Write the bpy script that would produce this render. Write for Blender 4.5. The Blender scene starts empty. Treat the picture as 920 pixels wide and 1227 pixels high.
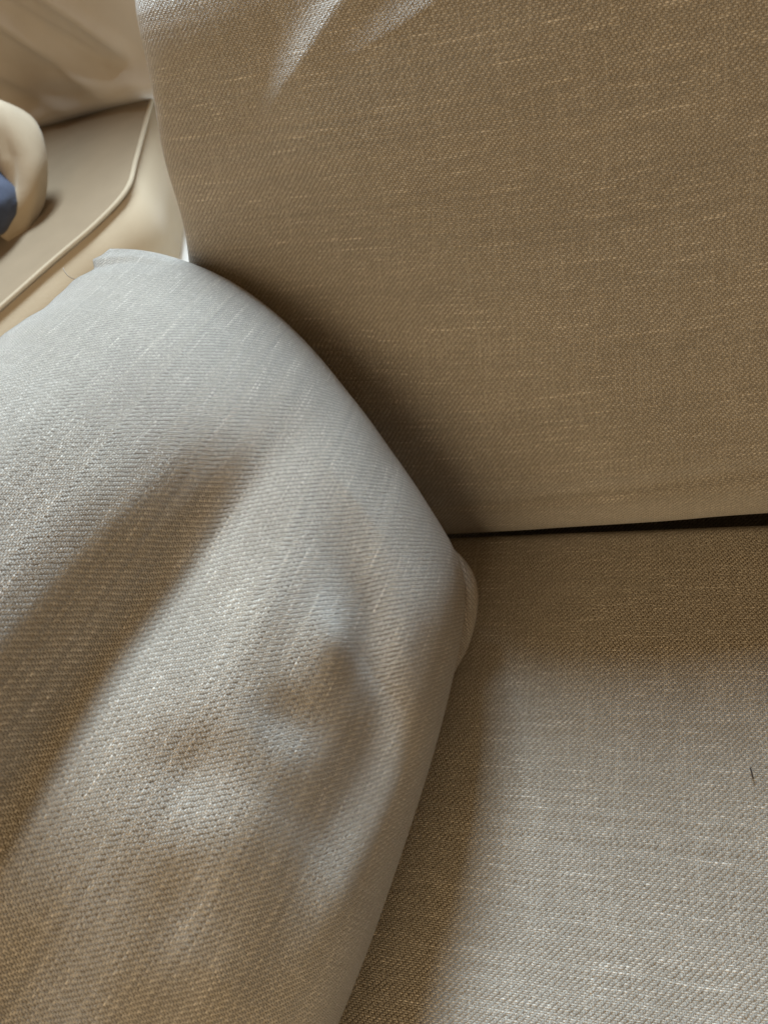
import bpy, math, random
import numpy as np
from mathutils import Matrix, Vector

# ------------------------------------------------------------------ camera
sc = bpy.context.scene
CX = Vector((.918, .172, -.358)).normalized()
CB = Vector((.392, -.542, .743)).normalized()
CX = (CX - CB * CX.dot(CB)).normalized()
CU = CB.cross(CX)
cam_d = bpy.data.cameras.new('camera')
cam = bpy.data.objects.new('camera', cam_d)
sc.collection.objects.link(cam)
cam.matrix_world = Matrix(((CX.x, CU.x, CB.x, 0), (CX.y, CU.y, CB.y, 0), (CX.z, CU.z, CB.z, .5), (0, 0, 0, 1)))
cam_d.sensor_fit = 'VERTICAL'
cam_d.sensor_height = 24
cam_d.lens = 24 * 923 / 1227
cam_d.clip_start = .02
cam_d.clip_end = 50
cam_d.dof.use_dof = True
cam_d.dof.focus_distance = .52
cam_d.dof.aperture_fstop = 7.0
sc.camera = cam

# ------------------------------------------------------------------ light
world = bpy.data.worlds.new('World')
sc.world = world
world.use_nodes = True
wb = world.node_tree.nodes['Background']
wb.inputs[0].default_value = (.56, .32, .125, 1)      # warm light of the room behind the photographer
wb.inputs[1].default_value = .34

def area_light(name, loc, target, size, power, col, size_y=None):
    d = bpy.data.lights.new(name, 'AREA')
    d.energy = power; d.color = col
    d.shape = 'RECTANGLE'; d.size = size; d.size_y = size_y or size
    o = bpy.data.objects.new(name, d)
    sc.collection.objects.link(o)
    o.location = loc
    o.rotation_euler = (Vector(target) - Vector(loc)).to_track_quat('-Z', 'Y').to_euler()
    return o

# the window up behind the sofa, to the left
area_light('window_light', (-.52, 2.50, 2.42), (-.15, .2, .1), .90, 278, (.74, .89, 1.0), 1.25)
# soft warm light of the room behind the photographer
area_light('room_light', (-.45, -1.8, 1.12), (-.1, .6, .2), 1.5, 27, (1.0, .755, .45), .9)
# warm spot added to brighten the armchair behind, with no visible source
sd = bpy.data.lights.new('armchair_fill_spot', 'SPOT')
sd.energy = 9; sd.color = (1.0, .86, .66); sd.spot_size = math.radians(44); sd.spot_blend = .8; sd.shadow_soft_size = .25
so = bpy.data.objects.new('armchair_fill_spot', sd)
sc.collection.objects.link(so)
so.location = (.55, .95, 1.35)
so.rotation_euler = (Vector((-1.15, 1.15, -.1)) - Vector(so.location)).to_track_quat('-Z', 'Y').to_euler()

sc.view_settings.view_transform = 'Standard'
sc.view_settings.look = 'None'
sc.view_settings.gamma = 1
sc.view_settings.exposure = 0.0
sc.view_settings.use_curve_mapping = False
sc.render.engine = 'CYCLES'
sc.cycles.max_bounces = 6
sc.cycles.use_denoising = True

# ------------------------------------------------------------------ material helpers
class NG:
    """Tiny wrapper so that node maths reads like maths."""
    def __init__(self, mat):
        mat.use_nodes = True
        self.nt = mat.node_tree
        self.nt.nodes.clear()
    def node(self, t, **kw):
        n = self.nt.nodes.new(t)
        for k, v in kw.items():
            setattr(n, k, v)
        return n
    def link(self, a, b):
        self.nt.links.new(a, b)
    def put(self, sock, v):
        if isinstance(v, (int, float, tuple)):
            sock.default_value = v
        else:
            self.link(v, sock)
    def m(self, op, a, b=None, c=None):
        n = self.node('ShaderNodeMath', operation=op)
        for i, v in enumerate((a, b, c)):
            if v is not None:
                self.put(n.inputs[i], v)
        return n.outputs[0]
    def xyz(self, x, y, z=0.0):
        n = self.node('ShaderNodeCombineXYZ')
        for i, v in enumerate((x, y, z)):
            self.put(n.inputs[i], v)
        return n.outputs[0]
    def noise(self, vec, scale, detail=2.0, rough=.5):
        n = self.node('ShaderNodeTexNoise')
        self.link(vec, n.inputs['Vector'])
        n.inputs['Scale'].default_value = scale
        n.inputs['Detail'].default_value = detail
        n.inputs['Roughness'].default_value = rough
        return n.outputs[0]
    def mix(self, fac, a, b, blend='MIX'):
        n = self.node('ShaderNodeMix', data_type='RGBA', blend_type=blend)
        self.put(n.inputs[0], fac)
        self.put(n.inputs[6], a)
        self.put(n.inputs[7], b)
        return n.outputs[2]
    def rng(self, v, a, b, c, d):
        n = self.node('ShaderNodeMapRange')
        self.put(n.inputs[0], v)
        for i, x in enumerate((a, b, c, d)):
            n.inputs[i + 1].default_value = x
        return n.outputs[0]


def weave(name, pitch, weft, weft2, warp, twill=1.0, bump=1.0, depth=.0011, sheen=.45, rough=.45, spec=.6, seed=0.0, rowjit=.9):
    """A slubby 2/1 twill: every weft and warp yarn runs over and under in its own relief.  UVs are metres."""
    mat = bpy.data.materials.new(name)
    g = NG(mat)
    uv = g.node('ShaderNodeUVMap', uv_map='UVMap').outputs[0]
    sep = g.node('ShaderNodeSeparateXYZ')
    g.link(uv, sep.inputs[0])
    u, v = sep.outputs[0], sep.outputs[1]
    base = g.xyz(u, v, seed)
    # the yarns waver
    wob1 = g.m('SUBTRACT', g.noise(base, 42, 2), .5)
    wob2 = g.m('SUBTRACT', g.noise(g.xyz(v, u, seed + 3), 36, 2), .5)
    jit1 = g.m('SUBTRACT', g.noise(g.xyz(u, v, seed + 5), 420, 1), .5)
    jit2 = g.m('SUBTRACT', g.noise(g.xyz(u, v, seed + 7), 420, 1), .5)
    U = g.m('ADD', g.m('DIVIDE', u, pitch), g.m('ADD', g.m('MULTIPLY', wob1, 1.6), g.m('MULTIPLY', jit1, 1.1)))
    V = g.m('ADD', g.m('DIVIDE', v, pitch), g.m('ADD', g.m('MULTIPLY', wob2, 1.6), g.m('MULTIPLY', jit2, .7)))
    row, col = g.m('FLOOR', V), g.m('FLOOR', U)
    def prof(x):
        f = g.m('SUBTRACT', g.m('MULTIPLY', g.m('FRACT', x), 2.0), 1.0)
        return g.m('SQRT', g.m('MAXIMUM', g.m('SUBTRACT', 1.0, g.m('MULTIPLY', f, f)), 0.0))
    k = 2 * math.pi / 3
    wr_ = g.node('ShaderNodeTexWhiteNoise', noise_dimensions='2D')
    g.link(g.xyz(row, seed), wr_.inputs['Vector'])
    ph = g.m('ADD', g.m('SUBTRACT', U, g.m('MULTIPLY', row, twill)), g.m('MULTIPLY', g.m('SUBTRACT', wr_.outputs['Value'], .5), rowjit))
    wn = g.node('ShaderNodeTexWhiteNoise', noise_dimensions='3D')
    g.link(g.xyz(g.m('FLOOR', g.m('ADD', g.m('DIVIDE', ph, 3.0), .5)), row, seed), wn.inputs['Vector'])
    rnd = wn.outputs['Value']
    cw = g.m('COSINE', g.m('MULTIPLY', ph, k))
    cp = g.m('COSINE', g.m('MULTIPLY', g.m('SUBTRACT', g.m('ADD', col, .5), g.m('MULTIPLY', g.m('SUBTRACT', V, .5), twill)), k))
    # each weft pick swells and thins along its length (slubs)
    slub = g.noise(g.xyz(g.m('MULTIPLY', u, 28.0), g.m('MULTIPLY', row, 7.31), seed), 1.0, 2)
    slubk = g.rng(slub, .585, .72, 0, 1)
    wslub = g.noise(g.xyz(g.m('MULTIPLY', col, 5.77), g.m('MULTIPLY', v, 22.0), seed + 9), 1.0, 2)
    wslubk = g.rng(wslub, .56, .68, 0, 1)
    Hw = g.m('ADD', g.m('MULTIPLY', prof(V), .75), g.m('ADD', g.m('MULTIPLY', cw, .55), g.m('ADD', g.m('MULTIPLY', slubk, .25), g.m('MULTIPLY', g.m('SUBTRACT', rnd, .75), .60))))
    Hp = g.m('ADD', g.m('MULTIPLY', prof(U), .75), g.m('ADD', g.m('MULTIPLY', cp, -.50), g.m('MULTIPLY', wslubk, .22)))
    d = g.m('SUBTRACT', Hw, Hp)
    isw = g.rng(d, -.25, .25, 0, 1)
    H = g.m('MAXIMUM', Hw, Hp)
    fuzz = g.noise(base, 2600, 2, .6)
    H = g.m('ADD', H, g.m('MULTIPLY', fuzz, .22))
    # yarn colours
    cweft = g.mix(g.m('ADD', g.m('MULTIPLY', slubk, .75), g.m('MULTIPLY', g.m('POWER', rnd, 3.0), .35)), weft, weft2)
    cwarp = g.mix(g.m('MULTIPLY', wslubk, .8), warp, weft)
    c = g.mix(isw, cwarp, cweft)
    bead = g.m('MULTIPLY', g.rng(fuzz, .3, .7, .86, 1.13), g.rng(g.noise(g.xyz(u, v, seed + 13), 620, 2, .6), .28, .72, .86, 1.14))
    mott = g.rng(g.noise(base, 16, 4, .6), .25, .75, .93, 1.07)
    val = g.node('ShaderNodeHueSaturation')
    g.link(c, val.inputs['Color'])
    streak = g.rng(wr_.outputs['Value'], 0, 1, .92, 1.08)
    g.link(g.m('MULTIPLY', g.m('MULTIPLY', bead, mott), streak), val.inputs['Value'])
    bs = g.node('ShaderNodeBsdfPrincipled')
    g.link(val.outputs[0], bs.inputs['Base Color'])
    bs.inputs['Roughness'].default_value = rough
    bs.inputs['Specular IOR Level'].default_value = spec
    bs.inputs['Sheen Weight'].default_value = sheen
    bs.inputs['Sheen Roughness'].default_value = .4
    bp = g.node('ShaderNodeBump')
    bp.inputs['Strength'].default_value = bump
    bp.inputs['Distance'].default_value = depth
    g.link(H, bp.inputs['Height'])
    g.link(bp.outputs[0], bs.inputs['Normal'])
    out = g.node('ShaderNodeOutputMaterial')
    g.link(bs.outputs[0], out.inputs[0])
    return mat


def soft(name, col, col2, scale=20.0, rough=.85, bump=.45, sheen=.2):
    """Plain brushed upholstery or paint, slightly mottled."""
    mat = bpy.data.materials.new(name)
    g = NG(mat)
    co = g.node('ShaderNodeTexCoord').outputs['Object']
    n = g.noise(co, scale, 5, .6)
    c = g.mix(n, col, col2)
    bs = g.node('ShaderNodeBsdfPrincipled')
    g.link(c, bs.inputs['Base Color'])
    bs.inputs['Roughness'].default_value = rough
    bs.inputs['Sheen Weight'].default_value = sheen
    bp = g.node('ShaderNodeBump')
    bp.inputs['Strength'].default_value = bump
    bp.inputs['Distance'].default_value = .002
    g.link(g.noise(co, 380, 3, .65), bp.inputs['Height'])
    g.link(bp.outputs[0], bs.inputs['Normal'])
    out = g.node('ShaderNodeOutputMaterial')
    g.link(bs.outputs[0], out.inputs[0])
    return mat

WEFT, WEFT2, WARP = (.46, .425, .368, 1), (.74, .695, .62, 1), (.32, .288, .242, 1)
M_SEAT = weave('seat_linen_twill', .00120, WEFT, WEFT2, WARP, twill=1.0, spec=.25, sheen=.3, seed=1.7)
M_BACK = weave('back_linen_twill', .00113, WEFT, WEFT2, WARP, twill=1.0, seed=5.2)
M_PILLOW = weave('pillow_linen_twill', .00106, WEFT, WEFT2, WARP, twill=1.0, depth=.00085, spec=.45, seed=8.9)
M_BEIGE = soft('beige_chair_cloth', (.185, .134, .078, 1), (.24, .175, .105, 1))
M_BEIGE2 = soft('pale_beige_chair_cloth', (.43, .345, .235, 1), (.50, .40, .275, 1), 9)
M_CHAIRBACK = soft('taupe_chair_back_cloth', (.50, .47, .43, 1), (.57, .54, .50, 1))
M_TAUPE = soft('taupe_frame_cloth', (.36, .30, .24, 1), (.42, .35, .28, 1))
M_CREAM = soft('cream_piping_cloth', (.40, .325, .225, 1), (.45, .37, .26, 1))
M_THROW = soft('beige_throw_cloth', (.34, .275, .19, 1), (.42, .34, .24, 1), 25, .8, .4)
M_NAVY = soft('blue_cloth', (.025, .035, .068, 1), (.042, .056, .10, 1), 30)
M_WHITE = soft('white_paint', (.85, .84, .80, 1), (.88, .87, .84, 1), 8, .5, .03, 0)
M_FLOOR = soft('pale_floor', (.62, .58, .52, 1), (.68, .64, .57, 1), 6, .5, .05, 0)
M_LINT = soft('dark_lint', (.02, .017, .015, 1), (.04, .03, .025, 1), 300)
M_THREAD = soft('thread', (.30, .26, .21, 1), (.36, .31, .26, 1), 300)

# ------------------------------------------------------------------ mesh helpers
def link(o, parent=None, **props):
    sc.collection.objects.link(o)
    if parent is not None:
        o.parent = parent
    for k, v in props.items():
        o[k] = v
    return o

def empty(name, loc, **props):
    o = bpy.data.objects.new(name, None)
    o.location = loc
    o.empty_display_size = .05
    link(o, None, **props)
    return o

def place_child(o, parent):
    """Keep the world-space coordinates baked into the mesh."""
    o.parent = parent
    o.matrix_parent_inverse = Matrix.Translation(-Vector(parent.location))
    return o

def grid_faces(nx, ny, off=0, flip=False):
    i, j = np.meshgrid(np.arange(nx - 1), np.arange(ny - 1), indexing='ij')
    a = off + i * ny + j
    q = np.stack([a, a + ny, a + ny + 1, a + 1], -1).reshape(-1, 4)
    return q[:, ::-1] if flip else q

def mesh_from(name, verts, faces, uvs=None, mat=None, smooth=True):
    me = bpy.data.meshes.new(name)
    me.from_pydata(verts.tolist() if hasattr(verts, 'tolist') else verts, [], faces.tolist() if hasattr(faces, 'tolist') else faces)
    if uvs is not None:
        lay = me.uv_layers.new(name='UVMap')
        idx = np.zeros(len(me.loops), dtype=np.int32)
        me.loops.foreach_get('vertex_index', idx)
        lay.data.foreach_set('uv', np.asarray(uvs, dtype=np.float32)[idx].ravel())
    if smooth:
        me.polygons.foreach_set('use_smooth', np.ones(len(me.polygons), dtype=bool))
    if mat:
        me.materials.append(mat)
    me.update()
    return bpy.data.objects.new(name, me)

_rng = np.random.RandomState(11)
def fbm(x, y, scale, octaves=3, seed=0):
    """Smooth value made of random plane waves."""
    r = np.random.RandomState(seed)
    out = np.zeros_like(x)
    amp, tot = 1.0, 0
    for o in range(octaves):
        for _ in range(6):
            th, ph = r.uniform(0, 2 * np.pi), r.uniform(0, 2 * np.pi)
            f = scale * (2 ** o) * r.uniform(.7, 1.3)
            out += amp * np.sin((x * np.cos(th) + y * np.sin(th)) * f + ph)
        tot += amp * 2.4
        amp *= .5
    return out / tot

def bump2(x, y, cx, cy, rx, ry, ang=0.0, pw=1.0):
    c, s = math.cos(math.radians(ang)), math.sin(math.radians(ang))
    dx, dy = x - cx, y - cy
    a, b = (dx * c + dy * s) / rx, (-dx * s + dy * c) / ry
    return np.exp(-(a * a + b * b) ** pw)

def shell(name, S, T, pos, nrm, front, back, prof, fold, uv, mat, post=None, flip=False):
    """A stuffed cushion: a front and a back sheet sewn along a shared rim."""
    nx, ny = S.shape
    P = pos(S, T)
    f = prof(S, T)
    N = nrm(S, T)
    Fr = P + N * (f * front + fold(S, T) * np.clip(f * 1.6, 0, 1))[..., None]
    Bk = P - N * (f * back)[..., None]
    if post:
        Fr, Bk = post(Fr), post(Bk)
    U = uv(S, T)
    v = np.concatenate([Fr.reshape(-1, 3), Bk.reshape(-1, 3)])
    uvs = np.concatenate([U.reshape(-1, 2), U.reshape(-1, 2) + .003])
    fb = grid_faces(nx, ny, nx * ny, True)
    # weld the rim of the back sheet to the front one
    remap = np.arange(2 * nx * ny)
    rim = np.zeros((nx, ny), bool); rim[0] = rim[-1] = True; rim[:, 0] = rim[:, -1] = True
    ids = np.arange(nx * ny).reshape(nx, ny)[rim]
    remap[nx * ny + ids] = ids
    faces = np.concatenate([grid_faces(nx, ny), remap[fb]])
    if flip:
        faces = faces[:, ::-1]
    used = np.zeros(len(v), bool); used[faces.ravel()] = True
    new = np.cumsum(used) - 1
    return mesh_from(name, v[used], new[faces], uvs[used], mat)

def spaced(n, k=.75):
    x = np.linspace(-1, 1, n)
    return (1 - k) * x + k * np.sin(x * np.pi / 2)

def arc_uv(P):
    """Unfolded lengths along the middle row and column of a sheet, in metres."""
    nx, ny = P.shape[:2]
    du = np.linalg.norm(np.diff(P, axis=0), axis=2)
    dv = np.linalg.norm(np.diff(P, axis=1), axis=2)
    u = np.concatenate([np.zeros((1, ny)), np.cumsum(du, 0)], 0)
    v = np.concatenate([np.zeros((nx, 1)), np.cumsum(dv, 1)], 1)
    u -= u[nx // 2][None]
    v -= v[:, ny // 2][:, None]
    return np.stack([u, v], -1)

def tube(name, pts, rad, mat, seg=10, closed=False, taper=None):
    pts = [Vector(p) for p in pts]
    n = len(pts)
    vs, fs = [], []
    for i, p in enumerate(pts):
        a = pts[max(i - 1, 0)]; b = pts[min(i + 1, n - 1)]
        d = (b - a).normalized()
        up = Vector((0, 0, 1)) if abs(d.z) < .95 else Vector((1, 0, 0))
        x = d.cross(up).normalized(); y = x.cross(d)
        r = rad * (taper[i] if taper else 1)
        for j in range(seg):
            t = 2 * math.pi * j / seg
            vs.append(tuple(p + x * (r * math.cos(t)) + y * (r * math.sin(t))))
    for i in range(n - 1):
        for j in range(seg):
            k = (j + 1) % seg
            fs.append((i * seg + j, i * seg + k, (i + 1) * seg + k, (i + 1) * seg + j))
    fs.append(tuple(range(seg))[::-1]); fs.append(tuple((n - 1) * seg + j for j in range(seg)))
    return mesh_from(name, vs, fs, None, mat)

def smooth_path(pts, n=60):
    """Catmull-Rom through the points."""
    P = [Vector(p) for p in pts]
    P = [P[0] * 2 - P[1]] + P + [P[-1] * 2 - P[-2]]
    out = []
    m = len(P) - 3
    for i in range(n + 1):
        t = i / n * m
        k = min(int(t), m - 1); t -= k
        a, b, c, d = P[k:k + 4]
        out.append(.5 * ((2 * b) + (c - a) * t + (2 * a - 5 * b + 4 * c - d) * t * t + (-a + 3 * b - 3 * c + d) * t ** 3))
    return out

def rounded_box(name, lo, hi, r, mat, seg=4):
    import bmesh
    bm = bmesh.new()
    bmesh.ops.create_cube(bm, size=1)
    for v in bm.verts:
        for i in range(3):
            v.co[i] = lo[i] if v.co[i] < 0 else hi[i]
    bmesh.ops.bevel(bm, geom=list(bm.edges), offset=r, segments=seg, profile=.5, affect='EDGES')
    me = bpy.data.meshes.new(name)
    bm.to_mesh(me); bm.free()
    me.polygons.foreach_set('use_smooth', np.ones(len(me.polygons), dtype=bool))
    me.materials.append(mat)
    return bpy.data.objects.new(name, me)

# ------------------------------------------------------------------ floor
fl = mesh_from('floor', [(-8, -6, -.45), (8, -6, -.45), (8, 8, -.45), (-8, 8, -.45)], [(0, 1, 2, 3)], None, M_FLOOR, False)
link(fl, None, kind='structure', label='pale floor of the room')

# ------------------------------------------------------------------ sofa frame
sofa = empty('sofa_frame', (.3, .1, -.45), label='grey upholstered sofa frame under and behind the loose cushions', category='sofa')
for nm, lo, hi, r in (('base', (-.62, -.52, -.40), (1.3, .78, -.156), .02),
                      ('armrest', (-.66, -.5, -.158), (-.50, .44, .17), .05),
                      ('back_light_block', (-.36, .452, -.159), (1.3, .645, .140), .012),  # unseen block added to keep window light out of the cushion gap
                      ('back_frame', (-.24, .64, -.158), (1.3, .78, .26), .04)):
    b = rounded_box(nm, lo, hi, r, M_TAUPE)
    link(b); place_child(b, sofa)
for x, y in ((-.55, -.45), (1.22, -.45), (-.55, .7), (1.22, .7)):
    b = rounded_box('leg', (x - .025, y - .025, -.45), (x + .025, y + .025, -.399), .005, M_LINT)
    link(b); place_child(b, sofa)

# ------------------------------------------------------------------ seat cushion
def seat_z(x, y):
    t = np.clip((y - .3260 + .02 * (x - .03)) / .035, 0, 1)
    return .0015 * fbm(x, y, 16, 3, 4) - .055 * t * t * (3 - 2 * t)
nx, ny = 260, 220
S, T = np.meshgrid(spaced(nx), spaced(ny), indexing='ij')
def seat_pos(S, T):
    return np.stack([.36 + S * .84, .06 + T * .41, np.full_like(S, -.08)], -1)
def up(S, T):
    return np.stack([S * 0, S * 0, S * 0 + 1], -1)
def seat_prof(S, T):
    return np.sqrt(np.clip((1 - np.abs(S) ** 22) * (1 - np.abs(T) ** 16), 0, 1))
def seat_fold(S, T):
    p = seat_pos(S, T)
    return seat_z(p[..., 0], p[..., 1])
def seat_uv(S, T):
    p = seat_pos(S, T)
    return p[..., :2]
seat = shell('seat_cushion', S, T, seat_pos, up, .08, .075, seat_prof, seat_fold, seat_uv, M_SEAT)
link(seat, None, label='grey linen twill seat cushion lying flat on the sofa', category='cushion')

# ------------------------------------------------------------------ back cushion
TILT = math.radians(25)
EU = np.array([0, math.sin(TILT), math.cos(TILT)])
EN = np.array([0, -math.cos(TILT), math.sin(TILT)])
BH, BT = .440, .045
B0 = np.array([0, .310, .0]) - EN * BT
nx, ny = 420, 300
S, T = np.meshgrid(spaced(nx), spaced(ny), indexing='ij')
def back_pos(S, T):
    t = (T + 1) / 2
    xl = -.402 + .085 * t + .003 * np.sin(t * 10 + 1.0) - .002 * np.sin(t * 27)
    xr = .62
    x = xl + (xr - xl) * (S + 1) / 2
    h = .004 + .005 * np.exp(-((x - .05) / .17) ** 2) + BH * t * (1 - .015 * np.exp(-((x + .40) / .10) ** 2) * t)
    return B0 + np.stack([x, x * 0, x * 0], -1) + h[..., None] * EU
def back_n(S, T):
    return np.broadcast_to(EN, S.shape + (3,))
def back_prof(S, T):
    return np.sqrt(np.clip((1 - np.abs(S) ** 50) * (1 - np.abs(T) ** np.where(T > 0, 10, 8)), 0, 1))
def back_fold(S, T):
    p = back_pos(S, T)
    x = p[..., 0]; h = (T + 1) / 2 * BH
    z = .006 * fbm(x, h, 12, 2, 21) + .0008 * fbm(x, h, 45, 2, 3)
    def ridge(x0, h0, x1, h1, w, a, fade=.02):
        dx, dy = x1 - x0, h1 - h0
        ln = math.hypot(dx, dy); dx /= ln; dy /= ln
        t = (x - x0) * dx + (h - h0) * dy
        q = -(x - x0) * dy + (h - h0) * dx
        q = np.where(q > 0, q / w, q / (2.2 * w))
        return a * np.exp(-q ** 2) / (1 + np.exp(-t / fade)) / (1 + np.exp((t - ln) / fade))
    z = z + ridge(-.228, .338, -.130, .400, .014, .013, .018)
    z = z + ridge(-.180, .338, -.030, .385, .017, .016, .020)
    z = z + ridge(-.15, .21, .02, .34, .04, .006, .03)
    z = z - .0028 * np.exp(-((h - .050 - .02 * x) / .007) ** 2) / (1 + np.exp(-(x + .17) / .03)) + .002 * np.exp(-((h - .034) / .014) ** 2)
    return z
Bflat = back_pos(S, T) + back_n(S, T) * (back_prof(S, T) * BT)[..., None]
BUV = arc_uv(Bflat)
# the cloth hangs a little slack on the left, so its weft dips there
_h = (T + 1) / 2 * BH
BUV[..., 1] -= .15 * .05 * np.log1p(np.exp(-(Bflat[..., 0] - .0) / .05)) * np.clip((_h - .04) / .15, 0, 1)
backc = shell('back_cushion', S, T, back_pos, back_n, BT, BT, back_prof, back_fold, lambda S, T: BUV, M_BACK)
BST = (S, T); BSURF = Bflat
link(backc, None, label='brown-shaded linen back cushion leaning upright behind the seat cushion', category='cushion')

# ------------------------------------------------------------------ throw pillow leaning to the left
PA = np.array([-.166, .272, .035])     # lower corner in the crook of seat and back
PB = np.array([-.262, -.165, .035])
PP = np.array([-.378, .423, .265])     # upper corner beside the back cushion
PQ = np.array([-.462, -.020, .360])
PN = np.cross(PP - PA, PB - PA); PN /= np.linalg.norm(PN)
PN = PN if PN[2] > 0 else -PN
E1 = (PB - PA) / np.linalg.norm(PB - PA)
E2 = np.cross(PN, E1); E2 = E2 if E2[2] > 0 else -E2
nx, ny = 440, 400
S, T = np.meshgrid(spaced(nx, .6), spaced(ny, .6), indexing='ij')
def pchip(xs, ys, x):
    """Monotone cubic through the control points."""
    xs, ys = np.asarray(xs, float), np.asarray(ys, float)
    h = np.diff(xs); dl = np.diff(ys) / h
    m = np.zeros_like(ys)
    m[0], m[-1] = dl[0], dl[-1]
    for i in range(1, len(xs) - 1):
        if dl[i - 1] * dl[i] > 0:
            w1, w2 = 2 * h[i] + h[i - 1], h[i] + 2 * h[i - 1]
            m[i] = (w1 + w2) / (w1 / dl[i - 1] + w2 / dl[i])
    k = np.clip(np.searchsorted(xs, x) - 1, 0, len(h) - 1)
    t = np.clip((x - xs[k]) / h[k], 0, 1)
    return (ys[k] * (1 + 2 * t) * (1 - t) ** 2 + h[k] * m[k] * t * (1 - t) ** 2 +
            ys[k + 1] * t * t * (3 - 2 * t) + h[k] * m[k + 1] * t * t * (t - 1))
def sstep(x, a, b):
    t = np.clip((x - a) / (b - a), 0, 1)
    return t * t * (3 - 2 * t)
def pil_pos(S, T):
    q = np.abs(S) ** 10 * np.abs(T) ** 10 * np.where(T > 0, .4, .8)
    s, t = ((S * (1 - .05 * q) + 1) / 2)[..., None], ((T * (1 - .06 * q) + 1) / 2)[..., None]
    P = (1 - s) * ((1 - t) * PA + t * PP) + s * ((1 - t) * PB + t * PQ)
    # sides bow outward: the stuffing is slumped
    bow_back = (1 - T ** 2) * (.037 + .027 * T) * ((1 - S) / 2) ** 2
    bow_low = (1 - S ** 2) * .018 * ((1 - T) / 2)
    q2 = ((1 + T) / 2) ** 8 * sstep(-S, .87, .915) * .007
    wav = q2 + ((1 + T) / 2) ** 8 * (.0012 * np.sin(S * 23 + 1) + .0003 * np.sin(S * 61))
    return P - bow_back[..., None] * E1 - bow_low[..., None] * E2 + wav[..., None] * E2
def pil_n(S, T):
    return np.broadcast_to(PN, S.shape + (3,))
def pil_prof(S, T):
    """Height of the stuffed face over its rim, in metres: two lobes with a deep crease between."""
    sp = np.log1p(np.exp(14 * (S - .05))) / 14
    A = T - .17 * np.clip(S, -.8, .6) + .24 * np.clip(sp, 0, .6)
    A = T + (A - T) * (1 - T ** 2)
    smooth_ = pchip([-1, -.97, -.85, -.7, -.5, -.35, -.1, .085, .35, .55, .75, .9, 1],
                    [0, .022, .058, .078, .090, .094, .096, .095, .088, .076, .052, .027, 0], A)
    crease = pchip([-1, -.97, -.85, -.7, -.5, -.35, -.2, -.1, 0, .085, .2, .30, .39, .5, .75, .9, 1],
                   [0, .022, .058, .079, .092, .094, .091, .084, .073, .060, .0765, .0890, .0930, .0920, .068, .036, 0], A)
    w = sstep(S, -.80, .20) ** .8
    h = smooth_ + (crease - smooth_) * w
    h *= np.sqrt(np.clip(1 - np.abs(S) ** 4, 0, 1))
    h *= 1 - .58 * sstep(S, .05, .72) * sstep(-T, -.25, .2)
    d = 0 * S
    for cx, cy, rx, ry, ang, amp in (
            (-.11, -.385, .12, .060, 64, -.0042),
            (.10, -.235, .15, .085, 60, -.0070),
            (-.02, -.29, .09, .080, 0, .0030),
            (-.31, -.40, .10, .070, 64, .0040),
            (.30, -.36, .10, .07, -20, -.0030),
            (-.22, -.20, .16, .08, 0, .0030),
            (.0, .60, .5, .12, 0, .0015)):
        d = d + amp * bump2(S, T, cx, cy, rx, ry, ang)
    # second, softer valley just inside the lower rim
    tv = np.interp(S, [-.7, -.52, -.44, -.36, -.28, -.1, .05, .3], [-.30, -.40, -.48, -.60, -.655, -.63, -.585, -.60])
    k5 = np.ones(25) / 25
    tv = np.apply_along_axis(lambda c: np.convolve(np.pad(c, 12, mode='edge'), k5, 'valid'), 0, tv)
    av = np.interp(S, [-.62, -.46, -.36, -.2, 0, .12, .34], [0, .009, .013, .012, .010, .007, 0])
    q = T - tv
    d = d - av * np.exp(-np.where(q > 0, q / .17, q / .12) ** 2)
    p = pil_pos(S, T)
    a, b = (p - PA) @ E1, (p - PA) @ E2
    d = d + .0010 * fbm(a, b, 60, 2, 31) * sstep(-T, -.4, .1) + .0006 * fbm(a, b, 40, 2, 5)
    return h + d * np.clip(h / .05, 0, 1)
def pil_post(V):
    V = V.copy()
    V[..., 2] = np.maximum(V[..., 2], .0025)
    V[..., 0] = np.where(V[..., 2] < .16, np.maximum(V[..., 0], -.495), V[..., 0])
    return V
def pil_backprof(S, T):
    return .045 * np.sqrt(np.clip((1 - np.abs(S) ** 4) * (1 - np.abs(T) ** 3.2), 0, 1))
PFlat = pil_pos(S, T) + pil_n(S, T) * (.09 * np.sqrt(np.clip((1 - np.abs(S) ** 4) * (1 - np.abs(T) ** 2.6), 0, 1)))[..., None]
PUV = arc_uv(PFlat)
pil = shell('throw_pillow', S, T, pil_pos, pil_n, 1.0, .5, pil_prof, lambda S, T: 0 * S, lambda S, T: PUV, M_PILLOW, pil_post, True)
PST = (S, T); PSURF = pil_post(pil_pos(S, T) + pil_n(S, T) * pil_prof(S, T)[..., None])
link(pil, None, label='crumpled pale grey linen pillow leaning over the seat against the armrest', category='pillow')
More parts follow.
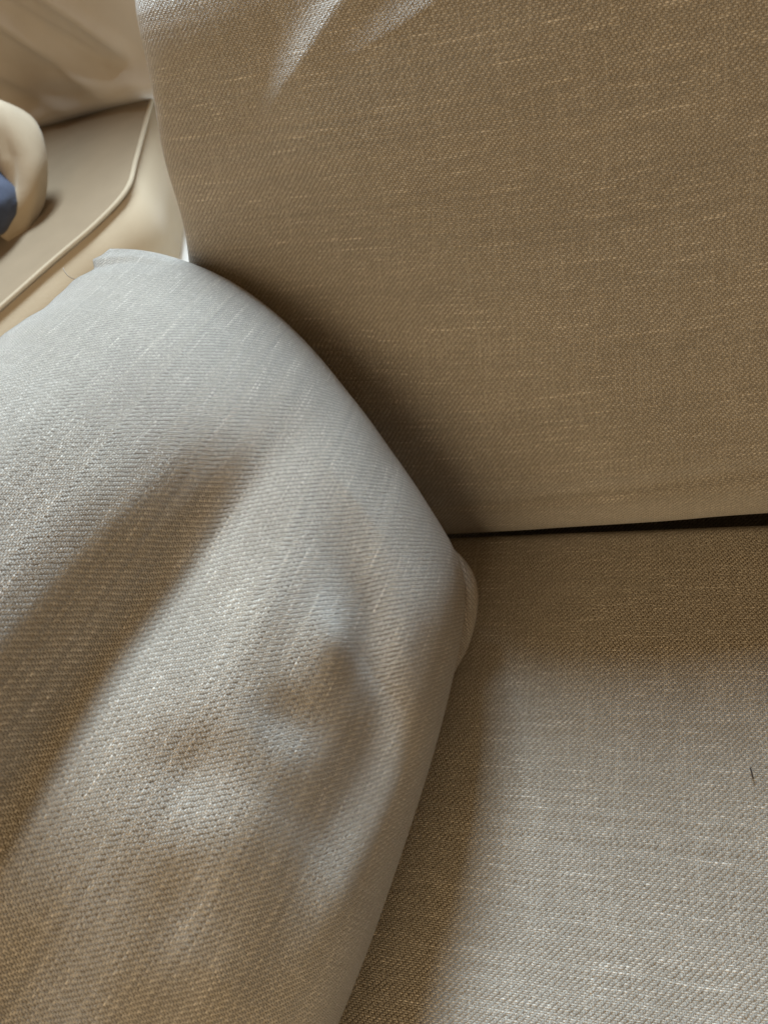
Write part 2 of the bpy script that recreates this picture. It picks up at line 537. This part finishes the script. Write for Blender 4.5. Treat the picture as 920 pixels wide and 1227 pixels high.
# the lower corner tip that pokes out behind the stuffed face
def weave_tube(name, pts, radii, mat, flat, seg=20, n=48):
    path = smooth_path(pts, n)
    rr = [r.x for r in smooth_path([(r, 0, 0) for r in radii], n)]
    vs, fs, uvs = [], [], []
    acc = 0.0
    for i, p in enumerate(path):
        a, b = path[max(i - 1, 0)], path[min(i + 1, n)]
        acc += (p - path[i - 1]).length if i else 0
        d = (b - a).normalized()
        x = Vector(PN).cross(d).normalized(); y = x.cross(d)
        for j in range(seg):
            t = 2 * math.pi * j / seg
            vs.append(tuple(p + x * (rr[i] * math.cos(t)) + y * (rr[i] * flat * math.sin(t))))
            uvs.append((acc, rr[i] * t))
    for i in range(n):
        for j in range(seg):
            k = (j + 1) % seg
            fs.append((i * seg + j, i * seg + k, (i + 1) * seg + k, (i + 1) * seg + j))
    fs.append(tuple(range(seg))[::-1]); fs.append(tuple(n * seg + j for j in range(seg)))
    return mesh_from(name, vs, fs, uvs, mat)
o = weave_tube('corner_tip', [(-.1840, .2780, .0770), (-.1715, .2660, .0640), (-.1665, .2530, .0520), (-.1705, .2290, .0370), (-.1790, .2050, .0230)],
               [.008, .0130, .0145, .0125, .006], M_PILLOW, .8)
link(o, pil)
# a loose thread and a few short ends on the upper edge
for px, ln, cl in ((-.80, .0105, .003),):
    i = int(np.abs(S[:, 0] - px).argmin())
    b = Vector(PSURF[i, -1])
    u1, u2 = Vector(E2), Vector(E1)
    o = tube('loose_thread', smooth_path([b - u1 * .002, b + u1 * ln * .4 + u2 * cl * .2 , b + u1 * ln * .8 - u2 * cl * .4, b + u1 * ln - u2 * cl], 14), .00035, M_THREAD, 5)
    link(o, pil)

# ------------------------------------------------------------------ armchair behind, to the left
chair = empty('armchair', (-1.3, 1.2, -.45), label='beige upholstered armchair with piped seat beyond the grey pillow', category='armchair')
rim = smooth_path([(-1.62, .10, 0), (-1.36, .47, 0), (-1.1, .891, 0), (-1.04, .99, 0), (-.978, 1.085, 0), (-.950, 1.175, 0),
                   (-.976, 1.285, 0), (-1.034, 1.50, 0), (-1.07, 1.66, 0)], 96)
def slab(name, path, far, z0, z1, inset, mat, edge=.0, dome=.0):
    """Vertical sided block that follows the curved front path; its top edge is softly rounded."""
    n = len(path)
    rows = [(z0, inset), (z1 - edge, inset)]
    if edge:
        rows += [(z1 - edge * .45, inset + edge * .15), (z1 - edge * .12, inset + edge * .5), (z1, inset + edge)]
    verts, faces = [], []
    cen = Vector((-1.5, 1.05, 0))
    def ring(z, off):
        for i, p in enumerate(path):
            a, b = path[max(i - 1, 0)], path[min(i + 1, n - 1)]
            d = (b - a).normalized()
            nrm = Vector((d.y, -d.x, 0))
            verts.append((p.x - nrm.x * off, p.y - nrm.y * off, z))
        for q in far:
            verts.append((q[0], q[1], z))
    for z, off in rows:
        ring(z, off)
    m = n + len(far)
    for r in range(len(rows) - 1):
        for i in range(m):
            j = (i + 1) % m
            faces.append((r * m + i, r * m + j, (r + 1) * m + j, (r + 1) * m + i))
    # crowned top: rings that shrink towards the middle
    steps = (.9, .75, .55, .3)
    base = len(verts) - m
    last = base
    for k in steps:
        st = len(verts)
        for i in range(m):
            v = Vector(verts[base + i])
            w = cen.lerp(Vector((v.x, v.y, 0)), k)
            verts.append((w.x, w.y, z1 + dome * (1 - k ** 2)))
        for i in range(m):
            j = (i + 1) % m
            faces.append((last + i, last + j, st + j, st + i))
        last = st
    c = len(verts); verts.append((cen.x, cen.y, z1 + dome))
    for i in range(m):
        faces.append((last + i, last + (i + 1) % m, c))
    faces.append(tuple(range(m))[::-1])
    return mesh_from(name, verts, faces, None, mat)
FAR = [(-1.30, 1.72), (-1.85, 1.78), (-2.15, 1.2), (-2.1, .45)]
o = slab('base', rim, FAR, -.212, -.0565, .0, M_BEIGE2); link(o); place_child(o, chair)
o = slab('plinth', rim, FAR, -.45, -.213, .006, M_WHITE); o['label'] = 'white painted plinth under the seat'; link(o); place_child(o, chair)
cu = slab('seat_cushion', rim, FAR, -.061, -.047, .004, M_BEIGE, .006, .012); link(cu); place_child(cu, chair)
pp = tube('piping', [(p.x, p.y, -.0485) for p in rim], .0043, M_CREAM, 8); link(pp, cu)
# wrinkled back
nx, ny = 160, 110
Sb, Tb = np.meshgrid(np.linspace(0, 1, nx), np.linspace(0, 1, ny), indexing='ij')
bx0, bx1 = np.array([-.80, 1.482, -.05]), np.array([-2.25, 1.722, -.05])
bup = np.array([-.03, .20, .98])
bn = np.array([-.155, -.968, .197])
L = Sb * 1.47; Hh = Tb * .75
def streak(l0, h0, l1, h1, w, a):
    dx, dy = l1 - l0, h1 - h0
    ln = math.hypot(dx, dy); dx /= ln; dy /= ln
    t = (L - l0) * dx + (Hh - h0) * dy
    q = -(L - l0) * dy + (Hh - h0) * dx
    return a * np.exp(-(q / w) ** 2) / (1 + np.exp(-t / .02)) / (1 + np.exp((t - ln) / .02))
wr = .006 * fbm(L, Hh, 14, 3, 8)
wr += streak(.60, .30, .36, .06, .020, .020) + streak(.46, .33, .24, .10, .018, .018) + streak(.52, .10, .22, .05, .022, .014)
wr += streak(.75, .22, .45, .03, .02, .014) - streak(.50, .26, .30, .075, .016, .012)
wr += .030 * np.exp(-((Hh - .03) / .035) ** 2) - .03 * np.exp(-(Hh / .012) ** 2)
Vb = bx0 + (bx1 - bx0) * Sb[..., None] + Hh[..., None] * bup + (wr[..., None]) * bn
Vbb = Vb - bn * .16
faces = np.concatenate([grid_faces(nx, ny, 0, True), grid_faces(nx, ny, nx * ny, False)])
side = []
for j in range(ny - 1):
    side += [(j, j + 1, nx * ny + j + 1, nx * ny + j), ((nx - 1) * ny + j + 1, (nx - 1) * ny + j, nx * ny + (nx - 1) * ny + j, nx * ny + (nx - 1) * ny + j + 1)]
for i in range(nx - 1):
    side += [(i * ny + ny - 1, (i + 1) * ny + ny - 1, nx * ny + (i + 1) * ny + ny - 1, nx * ny + i * ny + ny - 1)]
o = mesh_from('backrest', np.concatenate([Vb.reshape(-1, 3), Vbb.reshape(-1, 3)]), np.concatenate([faces, np.array(side)]), None, M_CHAIRBACK)
o['label'] = 'wrinkled taupe backrest'
link(o); place_child(o, chair)

# a rolled beige throw curled on that seat, a blue cloth inside the curl
def roll(name, pts, radii, mat, flat=.8, seg=40, n=90, pleat=.16):
    path = smooth_path([p for p in pts], n)
    rr = [r.x for r in smooth_path([(r, 0, 0) for r in radii], n)]
    vs, fs = [], []
    for i, p in enumerate(path):
        a, b = path[max(i - 1, 0)], path[min(i + 1, n)]
        d = (b - a).normalized()
        x = d.cross(Vector((0, 0, 1))).normalized(); y = x.cross(d)
        for j in range(seg):
            t = 2 * math.pi * j / seg
            k = 1 + .05 * math.sin(3 * t + i * .09) + .03 * math.sin(5 * t - i * .21)
            # a pleat running along the roll
            k -= pleat * math.exp(-((t - 1.1 - .012 * i) / .16) ** 2) * min(1, max(0, (i - 30) / 20))
            vs.append(tuple(p + x * (rr[i] * k * math.cos(t)) + y * (rr[i] * k * flat * math.sin(t))))
    for i in range(n):
        for j in range(seg):
            k = (j + 1) % seg
            fs.append((i * seg + j, i * seg + k, (i + 1) * seg + k, (i + 1) * seg + j))
    fs.append(tuple(range(seg))[::-1]); fs.append(tuple(n * seg + j for j in range(seg)))
    return mesh_from(name, vs, fs, None, mat)
th = roll('rolled_throw', [(-1.301, 1.225, .147), (-1.251, 1.243, .142), (-1.193, 1.245, .116), (-1.154, 1.236, .086), (-1.141, 1.202, .040),
                           (-1.147, 1.170, .005), (-1.170, 1.139, -.019), (-1.205, 1.107, -.039)],
          [.044, .046, .046, .050, .046, .039, .033, .027], M_THROW, .85)
link(th, None, label='pale beige throw curled into a roll on the armchair seat', category='throw')
bl = roll('folded_cloth', [(-1.38, 1.09, .065), (-1.29, 1.108, .053), (-1.225, 1.116, .036), (-1.190, 1.120, .024), (-1.165, 1.122, .016), (-1.148, 1.123, .010), (-1.142, 1.123, .008)],
          [.074, .090, .086, .076, .056, .030, .004], M_NAVY, .7, pleat=.05)
link(bl, None, label='dusky blue folded cloth tucked inside the beige roll on the armchair', category='cloth')

# ------------------------------------------------------------------ lint on the seat
random.seed(3)
for p, ang, ln in (((.0103, .1555), 80, .0036),):
    c, s_ = math.cos(math.radians(ang)), math.sin(math.radians(ang))
    pts = smooth_path([(p[0] - c * ln, p[1] + s_ * ln, .0023), (p[0], p[1], .0032), (p[0] + c * ln * .8, p[1] - s_ * ln, .0022)], 10)
    lt = tube('lint', pts, .00048, M_LINT, 6, taper=[.3] + [1] * 9 + [.3])
    link(lt, None, label='tiny dark lint fibre lying on the flat seat cushion', category='lint')
